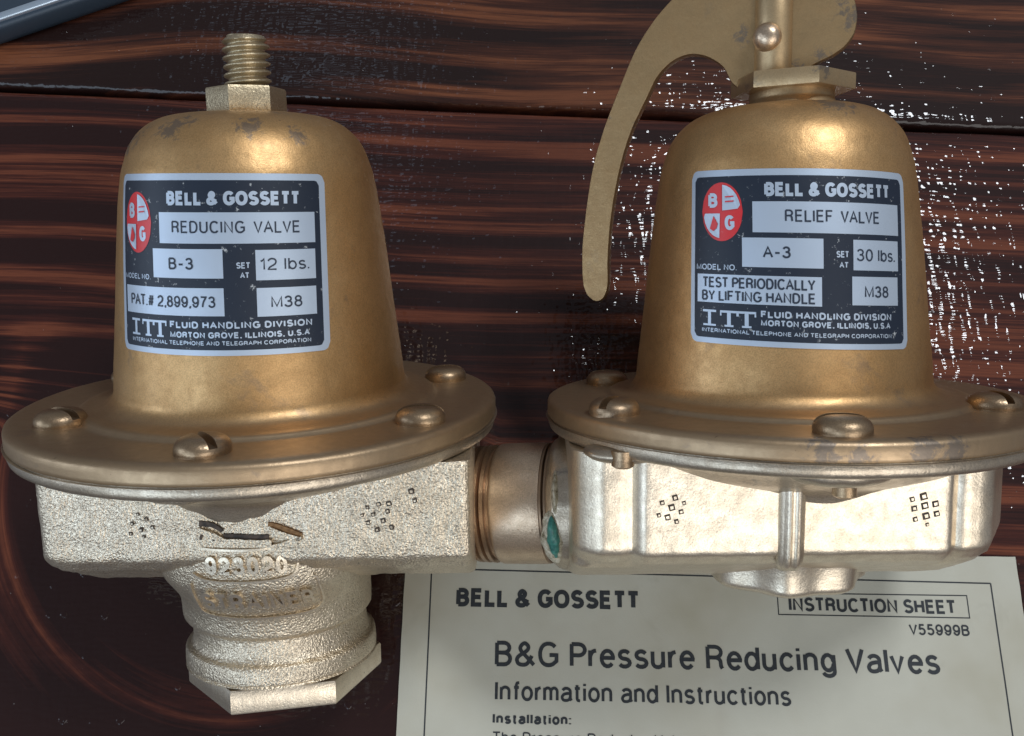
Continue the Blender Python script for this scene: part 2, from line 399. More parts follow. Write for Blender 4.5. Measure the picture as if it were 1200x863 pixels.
def text_strokes(txt, u0, u1, v0, cap, wt, gap=None, space=.36, jit=0):
    gap = wt+.115 if gap is None else gap
    """returns list of stroke polylines in mm fitted between u0 and u1, plus stroke width"""
    x = 0; items = []; prev = ''
    for ch in txt:
        if ch == ' ': x += space; continue
        W, st = FONT[ch]
        if items:
            k = gap
            if prev in 'TVAYLPrf' : k -= .05
            if ch in 'TVAYvj': k -= .05
            if prev in 'CGOScoeabdgps' and True: k -= .02
            x += max(k, .05)
        items.append((x, st)); x += W; prev = ch
    total = x
    sx = (u1-u0-wt*cap)/total
    out = []
    for ox, st in items:
        for s_ in st:
            out.append([(u0+wt*cap/2+(ox+px)*sx, v0+wt*cap/2+py*cap*(1-wt)) for px, py in s_])
    return out, wt*cap
def add_text(b, fmap, txt, u0, u1, v0, cap, wt, h, mi=0, gap=None, space=.36, depth=0.0):
    st, wd = text_strokes(txt, u0, u1, v0, cap, wt, gap, space)
    for i, s_ in enumerate(st):
        add_ribbon(b, fmap, s_, wd, h+(i % 3)*.012, mi, depth)
def add_ribbon(b, fmap, s_, wd, h, mi=0, depth=0.0, maxlen=2.0):
    P = [Vector(s_[0])]
    for q in s_[1:]:
        q = Vector(q); d = (q-P[-1]).length; k = max(1, int(d/maxlen)) if maxlen else 1
        a = P[-1].copy()
        for j in range(1, k+1): P.append(a.lerp(q, j/k))
    L, R = ribbon(P, wd)
    rows = [[fmap(l.x, l.y, h), fmap(r.x, r.y, h)] for l, r in zip(L, R)]
    b.grid(rows, mi)
    if depth:
        lo = [[fmap(l.x, l.y, h), fmap(l.x, l.y, h-depth)] for l in L]; b.grid(lo, mi, flip=True)
        lo = [[fmap(r.x, r.y, h), fmap(r.x, r.y, h-depth)] for r in R]; b.grid(lo, mi)
        for e in (0, -1):
            b.add([fmap(L[e].x, L[e].y, h), fmap(R[e].x, R[e].y, h), fmap(R[e].x, R[e].y, h-depth), fmap(L[e].x, L[e].y, h-depth)], [(0, 1, 2, 3)], mi)
def strip(b, fmap, x0, x1, ylo, yhi, h, mi=0, step=1.2, nv=1):
    n = max(2, int(abs(x1-x0)/step)+1); rows = []
    for i in range(n+1):
        x = x0+(x1-x0)*i/n; a, c = ylo(x), yhi(x)
        rows.append([fmap(x, a+(c-a)*j/nv, h) for j in range(nv+1)])
    b.grid(rows, mi)
def rrect(b, fmap, x0, x1, y0, y1, rad, h, mi=0, nv=10):
    def cut(x):
        d = min(x-x0, x1-x)
        return 0 if d >= rad else rad-sqrt(max(0, rad**2-(rad-d)**2))
    strip(b, fmap, x0, x1, lambda x: y0+cut(x), lambda x: y1-cut(x), h, mi, .45 if rad else 1.0, nv)

# ------------------------------------------------------------------ table of stained planks
TROT = radians(-2.85)
def rotp(x, y): return (x*cos(TROT)-y*sin(TROT), x*sin(TROT)+y*cos(TROT))
def sstep(a, b, x):
    t_ = min(1, max(0, (x-a)/(b-a))); return t_*t_*(3-2*t_)
def grain_mid(x, y):
    # plain grain above, swirling round a knot to the lower left
    wv = noise.noise(Vector((x*.008, y*.004, 1)))*5
    c = Vector((-70, 52)); dx, dy = x-c.x, y-c.y
    d = hypot(dx, dy)
    k = sstep(76, 50, y)*sstep(-5, -45, x)
    g = y+wv
    return g*(1-k)+(c.y-d*.6+wv*1.6-6)*k
def tone_mid(x, y):
    dx, dy = x+70, y-52; d = hypot(dx, dy)+3*noise.noise(Vector((x*.03, y*.03, 4)))
    k = sstep(88, 70, y)*sstep(0, -40, x)
    return k*(-.20+.24*math.exp(-((d-67)/6.5)**2)*sstep(-20, -75, x))+.02
def grain_top(x, y):
    return y+noise.noise(Vector((x*.010, y*.008, 7)))*9+2.5*sin(x*.021+1.0)
table = empty('table', (0, .1, 0))
tag(table, 'dark red-brown stained plank table top with glossy lacquer under both gold valves', 'table')
def plank(y0, y1, gf, mat, x0=-330, x1=330, dx=4, dy=3, seed=0, lab=None):
    b = MB(); rad = 2.2; prof = []
    n = int((y1-y0)/dy)
    ys = [y0, y0+.15*rad, y0+.5*rad, y0+rad]+[y0+rad+(y1-y0-2*rad)*i/n for i in range(1, n)]+[y1-rad, y1-.5*rad, y1-.15*rad, y1]
    def zz(y):
        d = min(y-y0, y1-y)
        return 0 if d >= rad else -(rad-sqrt(max(0, rad*rad-(rad-d)**2)))
    nx = int((x1-x0)/dx); rows = []; gr = []; al = []; tn = []
    ys = [y0+.001]+ys+[y1-.001]
    for i in range(nx+1):
        x = x0+(x1-x0)*i/nx; row = []
        for j, y in enumerate(ys):
            e = 1 if (y-y0 < 3 or y1-y < 3) else 0
            yy = y+e*.5*noise.noise(Vector((x*.05, seed, y0)))
            z = zz(y)+(.0 if e else .0)
            if j in (0, len(ys)-1): z = -18
            X_, Y_ = rotp(x, yy); row.append((X_, Y_, z))
            gr.append(gf(x, y)*MM); al.append(x*MM); tn.append(tone_mid(x, y) if gf is grain_mid else 0.0)
        rows.append(row)
    b.grid(rows)
    o = b.build('plank', mat, table, Matrix.Identity(4), 40)
    me = o.data
    for nm, val in (('grain', gr), ('along', al), ('tone', tn)):
        a = me.attributes.new(nm, 'FLOAT', 'POINT'); a.data.foreach_set('value', val)
    if lab: o['label'] = lab
    return o
plank(-92, 153.6, grain_mid, M['wood_mid'], lab='wide red-stained plank with fine straight grain under the valves')
plank(155.1, 330, grain_top, M['wood_top'], lab='browner plank with broad wavy grain beyond the gap')
plank(-300, -93.5, grain_top, M['wood_top'], seed=3)
# underside board closing the gaps
b = MB(); q = [rotp(x, y) for x, y in ((-325, -295), (325, -295), (325, 325), (-325, 325))]
b.add([(x, y, -19) for x, y in q]+[(x, y, -27) for x, y in q], [(0, 1, 2, 3), (7, 6, 5, 4), (0, 4, 5, 1), (1, 5, 6, 2), (2, 6, 7, 3), (3, 7, 4, 0)])
b.build('underframe', M['shade_grime'], table, Matrix.Identity(4), 0)

# ------------------------------------------------------------------ slate metal object, top left
mp = empty('metal_case', (-.19, .215, 0))
tag(mp, 'slate grey metal case with a bright rounded edge in the top left corner', 'case')
def case():
    ang = atan2(193.5-176.4, -114.9+153.6)
    A = Vector((-153.6, 176.4)); dr = Vector((cos(ang), sin(ang))); nr = Vector((-dr.y, dr.x))
    def body(prof, name, mat):
        b = MB(); rows = []
        for t_ in (-75, -20, 40, 110, 160):
            rows.append([(*(A+dr*t_+nr*u_), z) for u_, z in prof])
        b.grid(rows)
        n = len(prof); b.f.append(tuple(range(n))); b.mi.append(0); b.f.append(tuple(range(4*n, 5*n))[::-1]); b.mi.append(0)
        return b.build(name, mat, mp, Matrix.Identity(4), 50, clean=True)
    body([(1.0, .1), (.2, .6), (.0, 2), (.3, 5.4), (.9, 6.6), (1.5, 6.9), (60, 6.9), (60, .1), (1.0, .1)][:-1]+[], 'case_side', M['slate'])
    body([(1.6, 6.9), (1.5, 7.5), (1.9, 8.1), (2.8, 8.3), (3.9, 8.0), (4.2, 7.3), (4.2, 6.9)], 'edge_trim', M['edge'])
    body([(4.3, 6.9), (4.4, 7.4), (5.2, 7.5), (59, 7.5), (59, 6.9)], 'lid', M['slate'])
case()

# ------------------------------------------------------------------ instruction sheet
PO = Matrix.Translation((-26.1*MM, 28.2*MM, 0)) @ Matrix.Rotation(radians(-1.03), 4, 'Z')
sheet = empty('instruction_sheet', (0, 0, 0)); sheet.matrix_basis = PO; WM[sheet.name] = PO
tag(sheet, 'printed instruction sheet of aged grey-green paper lying under the brass valve bodies', 'instruction sheet')
def pz(x, y):
    z = .6+.25*noise.noise(Vector((x*.012, y*.012, 5)))+.30*noise.noise(Vector((x*.02, y*.03, 2)))+.12*noise.noise(Vector((x*.07, y*.07, 9)))
    z += -.22*math.exp(-((x-75.7)/2.6)**2)+.10*math.exp(-((x*.5+y+24)/3.0)**2)*sstep(10, 30, x)*sstep(62, 45, x)+.35*sstep(138, 152, x)*sstep(-25, 5, y)
    return z
def pmap(x, y, h): return (x, y, pz(x, y)+h)
b = MB(); W_, H_ = 149.9, 95.0
xs = [W_*i/100 for i in range(101)]; ys = [-H_*j/64 for j in range(65)]
def edgej(x, y):
    return (x+(.12*noise.noise(Vector((y*.2, 3, 1))) if x in (0, W_) else 0), y+(.12*noise.noise(Vector((x*.2, 8, 1))) if y == 0 else 0))
top = [[(*edgej(x, y), pz(x, y)) for x in xs] for y in ys]
b.grid(top, flip=True)
bot = [[(p[0], p[1], p[2]-.32) for p in r] for r in top]; b.grid(bot)
for line in (lambda r: [q[0] for q in r], lambda r: [q[-1] for q in r], lambda r: r[0], lambda r: r[-1]):
    b.grid([line(top), line(bot)])
paper = b.build('paper', M['paper'], sheet, PO, 40, clean=True)
def ptext(lines, rules=()):
    b = MB()
    for (txt, u0, u1, v0, cap, wt) in lines: add_text(b, pmap, txt, u0, u1, v0, cap, wt, .07)
    for i, (pts, wd) in enumerate(rules): add_ribbon(b, pmap, pts, wd, .06)
    return b
ptext([], [([(6.5, -5.4), (6.5, -94)], .34), ([(6.5, -5.4), (143.0, -6.5)], .34), ([(143.0, -6.5), (143.1, -94)], .34),
           ([(90.8, -9.7), (136.8, -9.5), (136.8, -14.75), (90.8, -14.75), (90.8, -9.7)], .26)]).build('printed_border', M['print'], sheet, PO, 0)
ptext([('BELL & GOSSETT', 12.8, 57.4, -14.28, 4.4, .24)]).build('printed_heading', M['print'], sheet, PO, 0)
ptext([('INSTRUCTION SHEET', 93.4, 133.9, -13.95, 3.35, .2), ('V55999B', 121.8, 136.3, -18.95, 2.6, .17)]).build('printed_code', M['print'], sheet, PO, 0)
ptext([('B&G Pressure Reducing Valves', 22.5, 128.1, -27.85, 5.8, .155), ('Information and Instructions', 22.7, 92.2, -35.5, 4.4, .15)]).build('printed_title', M['print'], sheet, PO, 0)
ptext([('Installation:', 22.3, 40.6, -40.55, 2.35, .23), ('The Pressure Reducing Valve should be', 22.3, 84.5, -44.6, 2.4, .14)]).build('printed_text', M['print'], sheet, PO, 0)

# ------------------------------------------------------------------ valve pair
def vm(loc, X_, Y_, Z_):
    m = Matrix((( X_[0], Y_[0], Z_[0], loc[0]*MM), (X_[1], Y_[1], Z_[1], loc[1]*MM), (X_[2], Y_[2], Z_[2], loc[2]*MM), (0, 0, 0, 1)))
    return m
ML = vm((-52.33, 54.0, 42.43+.6), (.9999, .0114, .0038), (-.0023, .4909, -.8712), (-.0118, .8711, .4909))
MR = vm((56.2, 53.76, 45.98), (.9999, .0114, .0038), (-.0014, .4252, -.9051), (-.0119, .905, .4251))
pair = empty('valve_pair', (0, .05, 0))
tag(pair, 'two gold-painted bell-shaped plumbing valves joined by a short pipe, lying on the table', 'plumbing valves')

BELL = [(0, 57.7), (7, 57.7), (12, 57.5), (15.6, 57.0), (18.8, 55.8), (21.4, 53.8), (23.3, 51.2), (24.5, 48.0), (25.2, 45.5), (26.0, 40.5), (26.7, 35), (27.4, 29), (28.1, 22), (28.9, 14.5), (29.6, 8.5), (29.95, 5), (30.15, 3.6), (30.6, 2.3), (31.4, 1.5), (32.8, 1.15), (34.8, 1.05), (35.7, .75), (36.1, .25), (36.6, .05), (40, 0), (46.6, 0), (47.9, -.25), (48.6, -.7), (48.75, -1.4), (48.75, -3.5), (48.5, -3.75)]
BELL = [(r-.8*sstep(3, 12, r)*sstep(1.0, 3.5, z), z) for r, z in BELL]
def resample(prof, step):
    C_ = catmull([Vector(p) for p in prof], 6); out = [C_[0]]
    for p in C_[1:]:
        if (p-out[-1]).length > step: out.append(p)
    out.append(C_[-1]); return [tuple(p) for p in out]
def bell_r(z):
    for (r0, z0), (r1, z1) in zip(BELL, BELL[1:]):
        if z1 <= z <= z0 and z0 != z1: return r0+(r1-r0)*(z0-z)/(z0-z1)
    return 26
def bell_dx(mat): return -.85 if mat is MR else .3
def bonnet(mat, label, seed, mt, name='bonnet'):
    b = MB(); dx_ = bell_dx(mat)
    rows = [[Vector((p[0]+dx_*sstep(.3, 3.0, p[2])*sstep(0, 6, hypot(p[0], p[1])), p[1], p[2])) for p in row] for row in lathe(resample(BELL, .55), 180, jit=.07, seed=seed)]
    b.grid(rows, closed=True, flip=True)
    return b.build(name, M[mt], pair, mat, 50, label=label, clean=True)
bonL = bonnet(ML, 'bell-shaped gold bonnet of the reducing valve with a threaded stud', 1, 'bell_l')
bonR = bonnet(MR, 'bell-shaped gold bonnet of the relief valve with a lifting lever', 9, 'bell_r')
FL = [(30, -3.95), (48.0, -3.95), (48.4, -4.05), (48.55, -4.3), (48.5, -5.6), (48.0, -6.3), (46.5, -6.7), (43.5, -7.1), (40.5, -8.2), (37.5, -9.8), (34.5, -11.4), (31.5, -12.6), (29, -14), (27, -18)]
for mat, lab, sd in ((ML, 'reducing valve body flange', 3), (MR, 'relief valve body flange', 5)):
    b = MB(); b.grid(lathe(resample(FL, .6), 160, jit=.10, seed=sd), closed=True, flip=True)
    b.build('body_flange', M['flange'], pair, mat, 50)
    b = MB(); b.grid(lathe([(28, -3.75), (48.42, -3.78), (48.42, -3.98), (28, -4.0)], 128, jit=.05), closed=True, flip=True)
    b.build('diaphragm', M['flange'], pair, mat, 50)

b = MB()
def bmap(x, z, h):
    a = radians(62)+x/23; r = bell_r(z)+h; return (r*sin(a), -r*cos(a), z)
add_ribbon(b, bmap, sp((-3.6, 57.0), (-2.2, 56.4), (-.6, 55.3), (.6, 53.8), (1.1, 52.4)), .75, .12, 0, .0, .5)
b.build('bare_chip', M['bare'], bonL, ML, 0)
# --- castings ------------------------------------------------------
def casting(name, stations, section, mat, mw, seed, front_mod=None, jit=.12, amp2=.05, label=None):
    """stations: (x, front scale, bottom shift); section: (y,z) polyline closed"""
    sec = round_prof(section+[section[0]], 1.0, 4)
    secd = [Vector(sec[0])]
    for p in sec[1:]:
        p = Vector(p); a = secd[-1].copy(); k = max(1, int((p-a).length/.8))
        for j in range(1, k+1): secd.append(a.lerp(p, j/k))
    secd = secd[:-1]
    xs = []
    for (x0, s0, b0), (x1, s1, b1) in zip(stations, stations[1:]):
        k = max(1, int(abs(x1-x0)/.8))
        for j in range(k): xs.append((x0+(x1-x0)*j/k, s0+(s1-s0)*j/k, b0+(b1-b0)*j/k))
    xs.append(stations[-1])
    rows = []
    for x, s_, bs in xs:
        row = []
        for p in secd:
            y = p.x*s_ if p.x < 0 else p.x*max(s_, .8); z = p.y+bs*sstep(-15, -26, p.y)
            if front_mod and p.x < -20: y += front_mod(x)*sstep(-20, -26, p.x)
            v = Vector((x, y, z))
            d = noise.noise(v*.35+Vector((seed, 0, 0)))*jit+noise.noise(v*1.6+Vector((0, seed, 0)))*amp2
            row.append(v+Vector((0, -1 if y < 0 else 1, -.7))*d)
        rows.append(row)
    b = MB(); b.grid(rows, closed=True)
    n = len(secd)
    b.f.append(tuple(range(n))); b.mi.append(0); b.f.append(tuple(range((len(rows)-1)*n, len(rows)*n))[::-1]); b.mi.append(0)
    return b.build(name, mat, pair, mw, 55, label=label, clean=True)
SECL = [(-27.2, -6.5), (-27.2, -25.2), (-24.2, -28.2), (-10, -36.0), (6, -37.5), (18, -34), (26, -24), (26, -6.5)]
bodyL = casting('valve_body', [(-46, .25, 0), (-43.5, .42, 0), (-39.5, .72, 0), (-36.2, .95, .3), (-34.9, 1.0, .9), (-34.0, 1.005, .3), (-32, 1.0, 0), (0, 1, 0), (43.0, 1, .2), (43.8, .995, .4), (44.2, .975, .6), (44.4, .94, .8)], SECL, M['cast_l'], ML, 11, jit=.25, amp2=.05,
                label='rough silvery-gold cast body of the reducing valve')
SECR = [(-28.0, -6.5), (-28.0, -25.0), (-25.2, -27.6), (-10, -35.0), (6, -36.5), (18, -33), (26, -24), (26, -6.5)]
def fm(x):
    return 1.5*sstep(-33.2, -35.2, x)+1.3*sstep(22.6, 24.6, x)+.9*math.exp(-((x+34.4)/1.1)**2)+.9*math.exp(-((x-23.8)/1.1)**2)+.5*math.exp(-((x+41.5)/1.0)**2)+2.2*sstep(-41.0, -44.0, x)
bodyR = casting('valve_body', [(-45.4, .84, 1.0), (-45.1, .93, .6), (-43.9, 1.0, .2), (-42.6, 1, 0), (0, 1, 0), (26, 1, 0), (29.2, .985, .2), (31.2, .95, .5), (32.6, .89, .8), (35, .76, 1.0), (39, .55, 1.3), (43, .28, 1.6), (44, .15, 2)], SECR, M['cast_r'], MR, 21, fm, jit=.10, amp2=.0,
                label='smooth silvery-gold cast body of the relief valve')

# centre rib and lower boss of the relief valve
b = MB()
rows = []
for z, sc, yo in [(-8, 1, 0), (-14, 1, 0), (-20, 1, 0), (-25, 1, .2), (-27, .98, .7), (-28.3, .85, 1.8), (-29.0, .5, 3.2)]:
    row = []
    for k in range(25):
        a = pi*k/24; u = cos(a)*2.5*sc; d = sin(a)*1.9*sc+.45*sc*(abs(u) > .4 and abs(u) < 1.3)
        row.append((-6.2+u*-1, -27.6-d+yo, z))
    rows.append(row)
b.grid(rows)
b.add(rows[-1], [tuple(range(25))]); b.build('centre_rib', M['cast_r'], pair, MR, 60, clean=True)
b = MB()
prof = resample([(0, -38.0), (9, -38.0), (14.5, -37.9), (15.9, -37.3), (16.5, -36.8), (16.8, -34), (17.4, -31.0), (19.0, -27)], .6)
b.grid(lathe(prof, 160, cx=0.0, cy=-1.0, jit=.08, seed=4, lobes=(8, .045, 1.6)), closed=True)
b.build('bottom_boss', M['cast_r'], pair, MR, 50, clean=True)

# neck, collar, hex plug of the reducing valve
NKZ = [(-22, 18, 25.5), (-23.2, 20.2, 27.4), (-24.5, 20.4, 28.0), (-28, 20.2, 27.7), (-31, 20.0, 27.0), (-34, 19.9, 25.9), (-37, 19.9, 24.2), (-40, 19.9, 22.2), (-42.5, 19.9, 20.8), (-45.4, 19.9, 19.9), (-46.3, 19.6, 19.6), (-46.9, 18.7, 18.7), (-47.6, 18.4, 18.4), (-50.4, 18.4, 18.4), (-51.6, 18.8, 18.8), (-52.0, 19.2, 19.2), (-52.3, 19.8, 19.8), (-52.9, 20.1, 20.1), (-55.4, 20.2, 20.2), (-56.2, 19.8, 19.8), (-56.6, 18.4, 18.4), (-56.7, 0.01, 0.01)]
MLN = ML @ Matrix.Translation((0, 0, -30*MM)) @ Matrix.Rotation(radians(-5.5), 4, 'X') @ Matrix.Translation((0, 0, 30*MM))
def neck_e(z): return .42+.58*sstep(-33, -42, z)
def neck_r(z):
    for (z0, a0, b0), (z1, a1, b1) in zip(NKZ, NKZ[1:]):
        if z1 <= z <= z0:
            t_ = (z0-z)/(z0-z1); return a0+(a1-a0)*t_, b0+(b1-b0)*t_
    return NKZ[0][1:]
b = MB(); rows = []
for p in resample([(z, a, c_) for z, a, c_ in NKZ], .5):
    z, rx_, ry_ = p; row = []
    for k in range(180):
        a = 2*pi*k/180; ryy = ry_ if sin(a) < 0 else rx_; e_ = neck_e(z)
        q = Vector((.8+.5*sstep(-44, -52, z)+rx_*cos(a), math.copysign(ryy*abs(sin(a))**e_, sin(a)), z))
        d = .16*(noise.noise(q*.13+Vector((14, 0, 0)))+.5*noise.noise(q*.5+Vector((14, 5, 0))))+.06*noise.noise(q*1.7)
        row.append(q+Vector((cos(a), sin(a), .4))*d*(1 if rx_ > 1 else 0))
    rows.append(row)
b.grid(rows, closed=True, flip=True)
b.build('outlet_neck', M['cast_l'], pair, MLN, 55, clean=True)
def hexagon(R, a0, cx=0, cy=0): return [(cx+R*cos(radians(a0+60*k)), cy+R*sin(radians(a0+60*k))) for k in range(6)]
hb = prism_poly(hexagon(20.6, 12, 1.9, 0), -62.0, -57.1, .4)
hb.build('hex_plug', M['cast_r'], pair, MLN, 30, clean=True)

# hood bulges of the body flange and the screw tips below it
def bump_lump(mat, x, y, z, rx, ry, rz, m, seed, name='screw_boss'):
    b = MB(); rows = []
    for i in range(13):
        th = pi*i/12; row = []
        for k in range(32):
            ph = 2*pi*k/32
            p = Vector((rx*sin(th)*cos(ph), ry*sin(th)*sin(ph), rz*cos(th)))
            p *= 1+.06*noise.noise(p*.4+Vector((seed, 0, 0))); row.append(p+Vector((x, y, z)))
        rows.append(row)
    b.grid(rows, closed=True); return b.build(name, m, pair, mat, 60, clean=True)
def tip(mat, x, y, z0, z1, r):
    b = MB(); b.grid(lathe([(0, z0), (r, z0), (r, (z0+z1)/2), (r*.93, (z0+z1)/2-.05), (r*.97, z1+.4), (r*.7, z1), (0, z1)], 32, x, y), closed=True, flip=True)
    return b.build('screw_tip', M['screw'], pair, mat, 40, clean=True)
bump_lump(MR, -36.0, -26, -6.2, 7.5, 6, 1.9, M['flange'], 2); tip(MR, -36.9, -30.5, -5, -8.1, 2.1)
bump_lump(MR, -1.5, -38, -7.0, 9.5, 6, 3.0, M['flange'], 7); tip(MR, -.5, -37.5, -6, -12.0, 2.1)
bump_lump(ML, -4.0, -37.5, -7.0, 8.0, 6, 2.9, M['cast_l'], 5)

# --- screws ----------------------------------------------------------
def screw_mesh():
    me_b = MB()
    prof = [(0, 3.1), (1.5, 3.05), (2.8, 2.85), (3.8, 2.4), (4.45, 1.7), (4.7, .9), (4.65, .15), (4.3, -.3), (0, -.3)]
    me_b.grid(lathe(resample(prof, .25), 64), closed=True, flip=True)
    o = me_b.build('screw', M['screw'], pair, Matrix.Identity(4), 40, clean=True)
    cb = MB(); w_ = .75
    cb.add([(x, y, z) for z in (1.45, 4) for x, y in ((-w_, -6), (w_, -6), (w_, 6), (-w_, 6))], [(3, 2, 1, 0), (4, 5, 6, 7), (0, 1, 5, 4), (1, 2, 6, 5), (2, 3, 7, 6), (3, 0, 4, 7)])
    c = cb.build('cutter', M['screw'], None, Matrix.Identity(4), 0)
    md = o.modifiers.new('slot', 'BOOLEAN'); md.operation = 'DIFFERENCE'; md.object = c; md.solver = 'EXACT'
    bpy.context.view_layer.update()
    o.matrix_basis = Matrix.Identity(4); o.parent = None
    bpy.context.view_layer.update()
    me = bpy.data.meshes.new_from_object(o.evaluated_get(bpy.context.evaluated_depsgraph_get()))
    o.modifiers.clear(); old = o.data; o.data = me
    bpy.data.objects.remove(c)
    me.polygons.foreach_set('use_smooth', [True]*len(me.polygons)); me.set_sharp_from_angle(angle=radians(40))
    return o
scr = screw_mesh(); first = True
for mat, lst in ((ML, [(-32.4, -21.5, 62), (.9, -41.2, 40), (35.2, -22.4, -82), (37.2, 16.5, -75), (-2, 41, 10), (-36, 20, 50)]),
                 (MR, [(-34.4, 19.0, 80), (-37.4, -21.5, -35), (-2.9, -42.2, 78), (33.2, -20.6, 8), (1, 41, 30)])):
    for x, y, rz in lst:
        o = scr if first else scr.copy()
        if not first: COL.objects.link(o)
        first = False
        m = mat @ Matrix.Translation((x*MM, y*MM, .02*MM)) @ Matrix.Rotation(radians(rz), 4, 'Z')
        place(o, pair, m)

# --- threaded stud and nuts ------------------------------------------------
hb = prism_poly(hexagon(7.7, -40, .4, 0), 57.4, 62.6, .35); hb.build('hex_nut', M['zinc'], pair, ML, 30, clean=True)
b = MB(); rows = []; pitch = 1.62; n = 64
zs_ = [62.8+i*.12 for i in range(int(9.6/.12)+1)]
for z in zs_:
    row = []
    for k in range(n):
        a = 2*pi*k/n; ph = ((z/pitch)-k/n) % 1.0
        tri = 1-abs(2*ph-1); r = 3.55+1.0*sstep(.1, .9, tri)
        end = z-(zs_[-1]-1.0)
        if end > 0: r = min(r, 4.3-end*.7)
        row.append((.9+r*cos(a), r*sin(a), z))
    rows.append(row)
b.grid(rows, closed=True); b.add([(.9, 0, zs_[-1]-.15)]+rows[-1], [(0, 1+k, 1+(k+1) % n) for k in range(n)])
b.build('threaded_stud', M['zinc'], pair, ML, 60, clean=True)

b = MB(); b.grid(lathe(round_prof([(0, 56.5), (9.6, 56.6), (8.9, 57.9), (8.2, 59.3), (8.2, 61.4), (0, 61.4)], .3), 96, .5, 0), closed=True)
b.build('bushing_neck', M['bushing'], pair, MR, 40, clean=True)
hb = prism_poly(hexagon(12.0, -143, .5, 0), 60.7, 63.8, .2); hb.build('hex_bushing', M['bushing'], pair, MR, 30, clean=True)

# --- lever and its forked post ---------------------------------------------------
PHI = radians(20); X0 = -3.3
RP = Matrix.Translation((X0*MM, 0, 0)) @ Matrix.Rotation(-PHI, 4, 'Z')   # local T axis = cos,-sin ; N axis = sin,cos
LEV = [(4.3, 61.9), (1.0, 61.6), (-1.9, 61.2), (-5.0, 61.2), (-7.8, 63.2), (-9.5, 66.3), (-12.3, 68.5), (-15.7, 69.5), (-19.2, 68.8), (-22.7, 66.0), (-25.1, 61.5), (-28.4, 55.0), (-30.9, 47.0), (-32.6, 38.1), (-33.4, 29.0), (-33.4, 23.5), (-33.9, 20.8), (-35.4, 19.3), (-37.3, 19.8), (-38.9, 22.6), (-39.2, 29.1), (-38.6, 36.4), (-36.9, 47.3), (-34.3, 56.0), (-31.1, 63.7), (-27.7, 71.2), (-23.5, 77.3), (-18.3, 82.2), (-12.3, 85.5), (-4.6, 87.5), (3.5, 86.8), (9.9, 83.6), (13.8, 79.3), (15.3, 75.0), (15.1, 71.4), (13.6, 68.8), (11.1, 67.0), (7.9, 65.6), (5.6, 64.2)]
cur = [(p.x, p.y) for p in catmull([Vector(p) for p in LEV], 4, closed=True)]
area2 = sum(cur[i-1][0]*cur[i][1]-cur[i][0]*cur[i-1][1] for i in range(len(cur)))
if area2 < 0: cur = cur[::-1]
lb = prism_poly(cur, -1.35, 1.35, .22)
# (u, v, n) -> local x=u, y=-n.., z=v
lb.v = [(x, -z, y) for x, y, z in lb.v]
# the edge is stamped: a slightly ragged arris
lb.v = [(x+.07*noise.noise(Vector((x*.9, y, z*.9))), y, z+.07*noise.noise(Vector((z*.9, x*.9, 3)))) for x, y, z in lb.v]
lever = lb.build('lifting_lever', M['lever'], pair, MR @ RP, 35, clean=True)
def prong(sign):
    R_ = 3.85; s0 = 1.5; a0 = math.asin(s0/R_)
    pts = [(R_*cos(a), R_*sin(a)) for a in [a0+(pi-2*a0)*k/18 for k in range(19)]]
    pts = [(x, -y) for x, y in pts] if sign < 0 else pts
    a2 = sum(pts[i-1][0]*pts[i][1]-pts[i][0]*pts[i-1][1] for i in range(len(pts)))
    if a2 < 0: pts = pts[::-1]
    pb = prism_poly(pts, 63.7, 84.5, .25)
    return pb
prong(-1).build('fork_prong', M['bushing'], pair, MR @ RP, 35, clean=True)
prong(1).build('fork_prong', M['bushing'], pair, MR @ RP, 35, clean=True)
b = MB(); rows = []
for r, hgt in ((2.75, 3.2), (2.75, 3.9), (2.6, 4.4), (2.1, 5.1), (1.3, 5.6), (.5, 5.8), (0.01, 5.82)):
    rows.append([(-1.5*0+r*cos(2*pi*k/32)-1.0, -hgt, 71.0+r*sin(2*pi*k/32)) for k in range(32)])
b.grid(rows, closed=True); b.build('rivet', M['nipple'], pair, MR @ RP, 60, clean=True)
b = MB(); rows = [[(p[0], -p[1]+0, p[2]) for p in r] for r in rows]; b.grid(rows, closed=True); b.build('rivet', M['nipple'], pair, MR @ RP, 60, clean=True)

# --- pipe nipple ---------------------------------------------------------
pA = ML @ Vector((43.6*MM, 0, -24.2*MM)); pB = MR @ Vector((-45.5*MM, 0, -22.6*MM))
ax = (pB-pA); Ln = ax.length/MM; ax.normalize(); fy = (Vector((0, 0, 1))-ax*ax.z).normalized(); fz = ax.cross(fy)
MN = Matrix(((ax.x, fy.x, fz.x, pA.x), (ax.y, fy.y, fz.y, pA.y), (ax.z, fy.z, fz.z, pA.z), (0, 0, 0, 1)))
def tube(name, prof, m, jit=.0, seed=0, n=120, label=None):
    b = MB(); rows = lathe([(r, x) for x, r in prof], n, jit=jit, seed=seed)
    rows = [[(p[2], p[0], p[1]) for p in row] for row in rows]
    b.grid(rows, closed=True); return b.build(name, m, pair, MN, 45, label=label, clean=True)
Rn = 12.7
pipe = tube('pipe_nipple', resample([(6.6, Rn-.5), (6.9, Rn-.15), (7.6, Rn), (Ln*.5, Rn+.03), (Ln-3.4, Rn), (Ln-2.8, Rn-.4)], .35), M['nipple'], .03, 2)
pf = [(-4, Rn-1.4), (.0, Rn-1.1)]
x = 1.6; i = 0
while x < 6.0:
    pf += [(x, Rn-1.15), (x+.25, Rn-.35+.06*i), (x+1.05, Rn-.3+.06*i), (x+1.25, Rn-.95)]; x += 1.5; i += 1
pf += [(7.0, Rn-.9)]
tube('pipe_thread', pf, M['thread_l'], .05, 4, label='painted thread at the reducing valve end')
pf = [(Ln-3.4, Rn-.9)]; x = Ln-3.0; i = 0
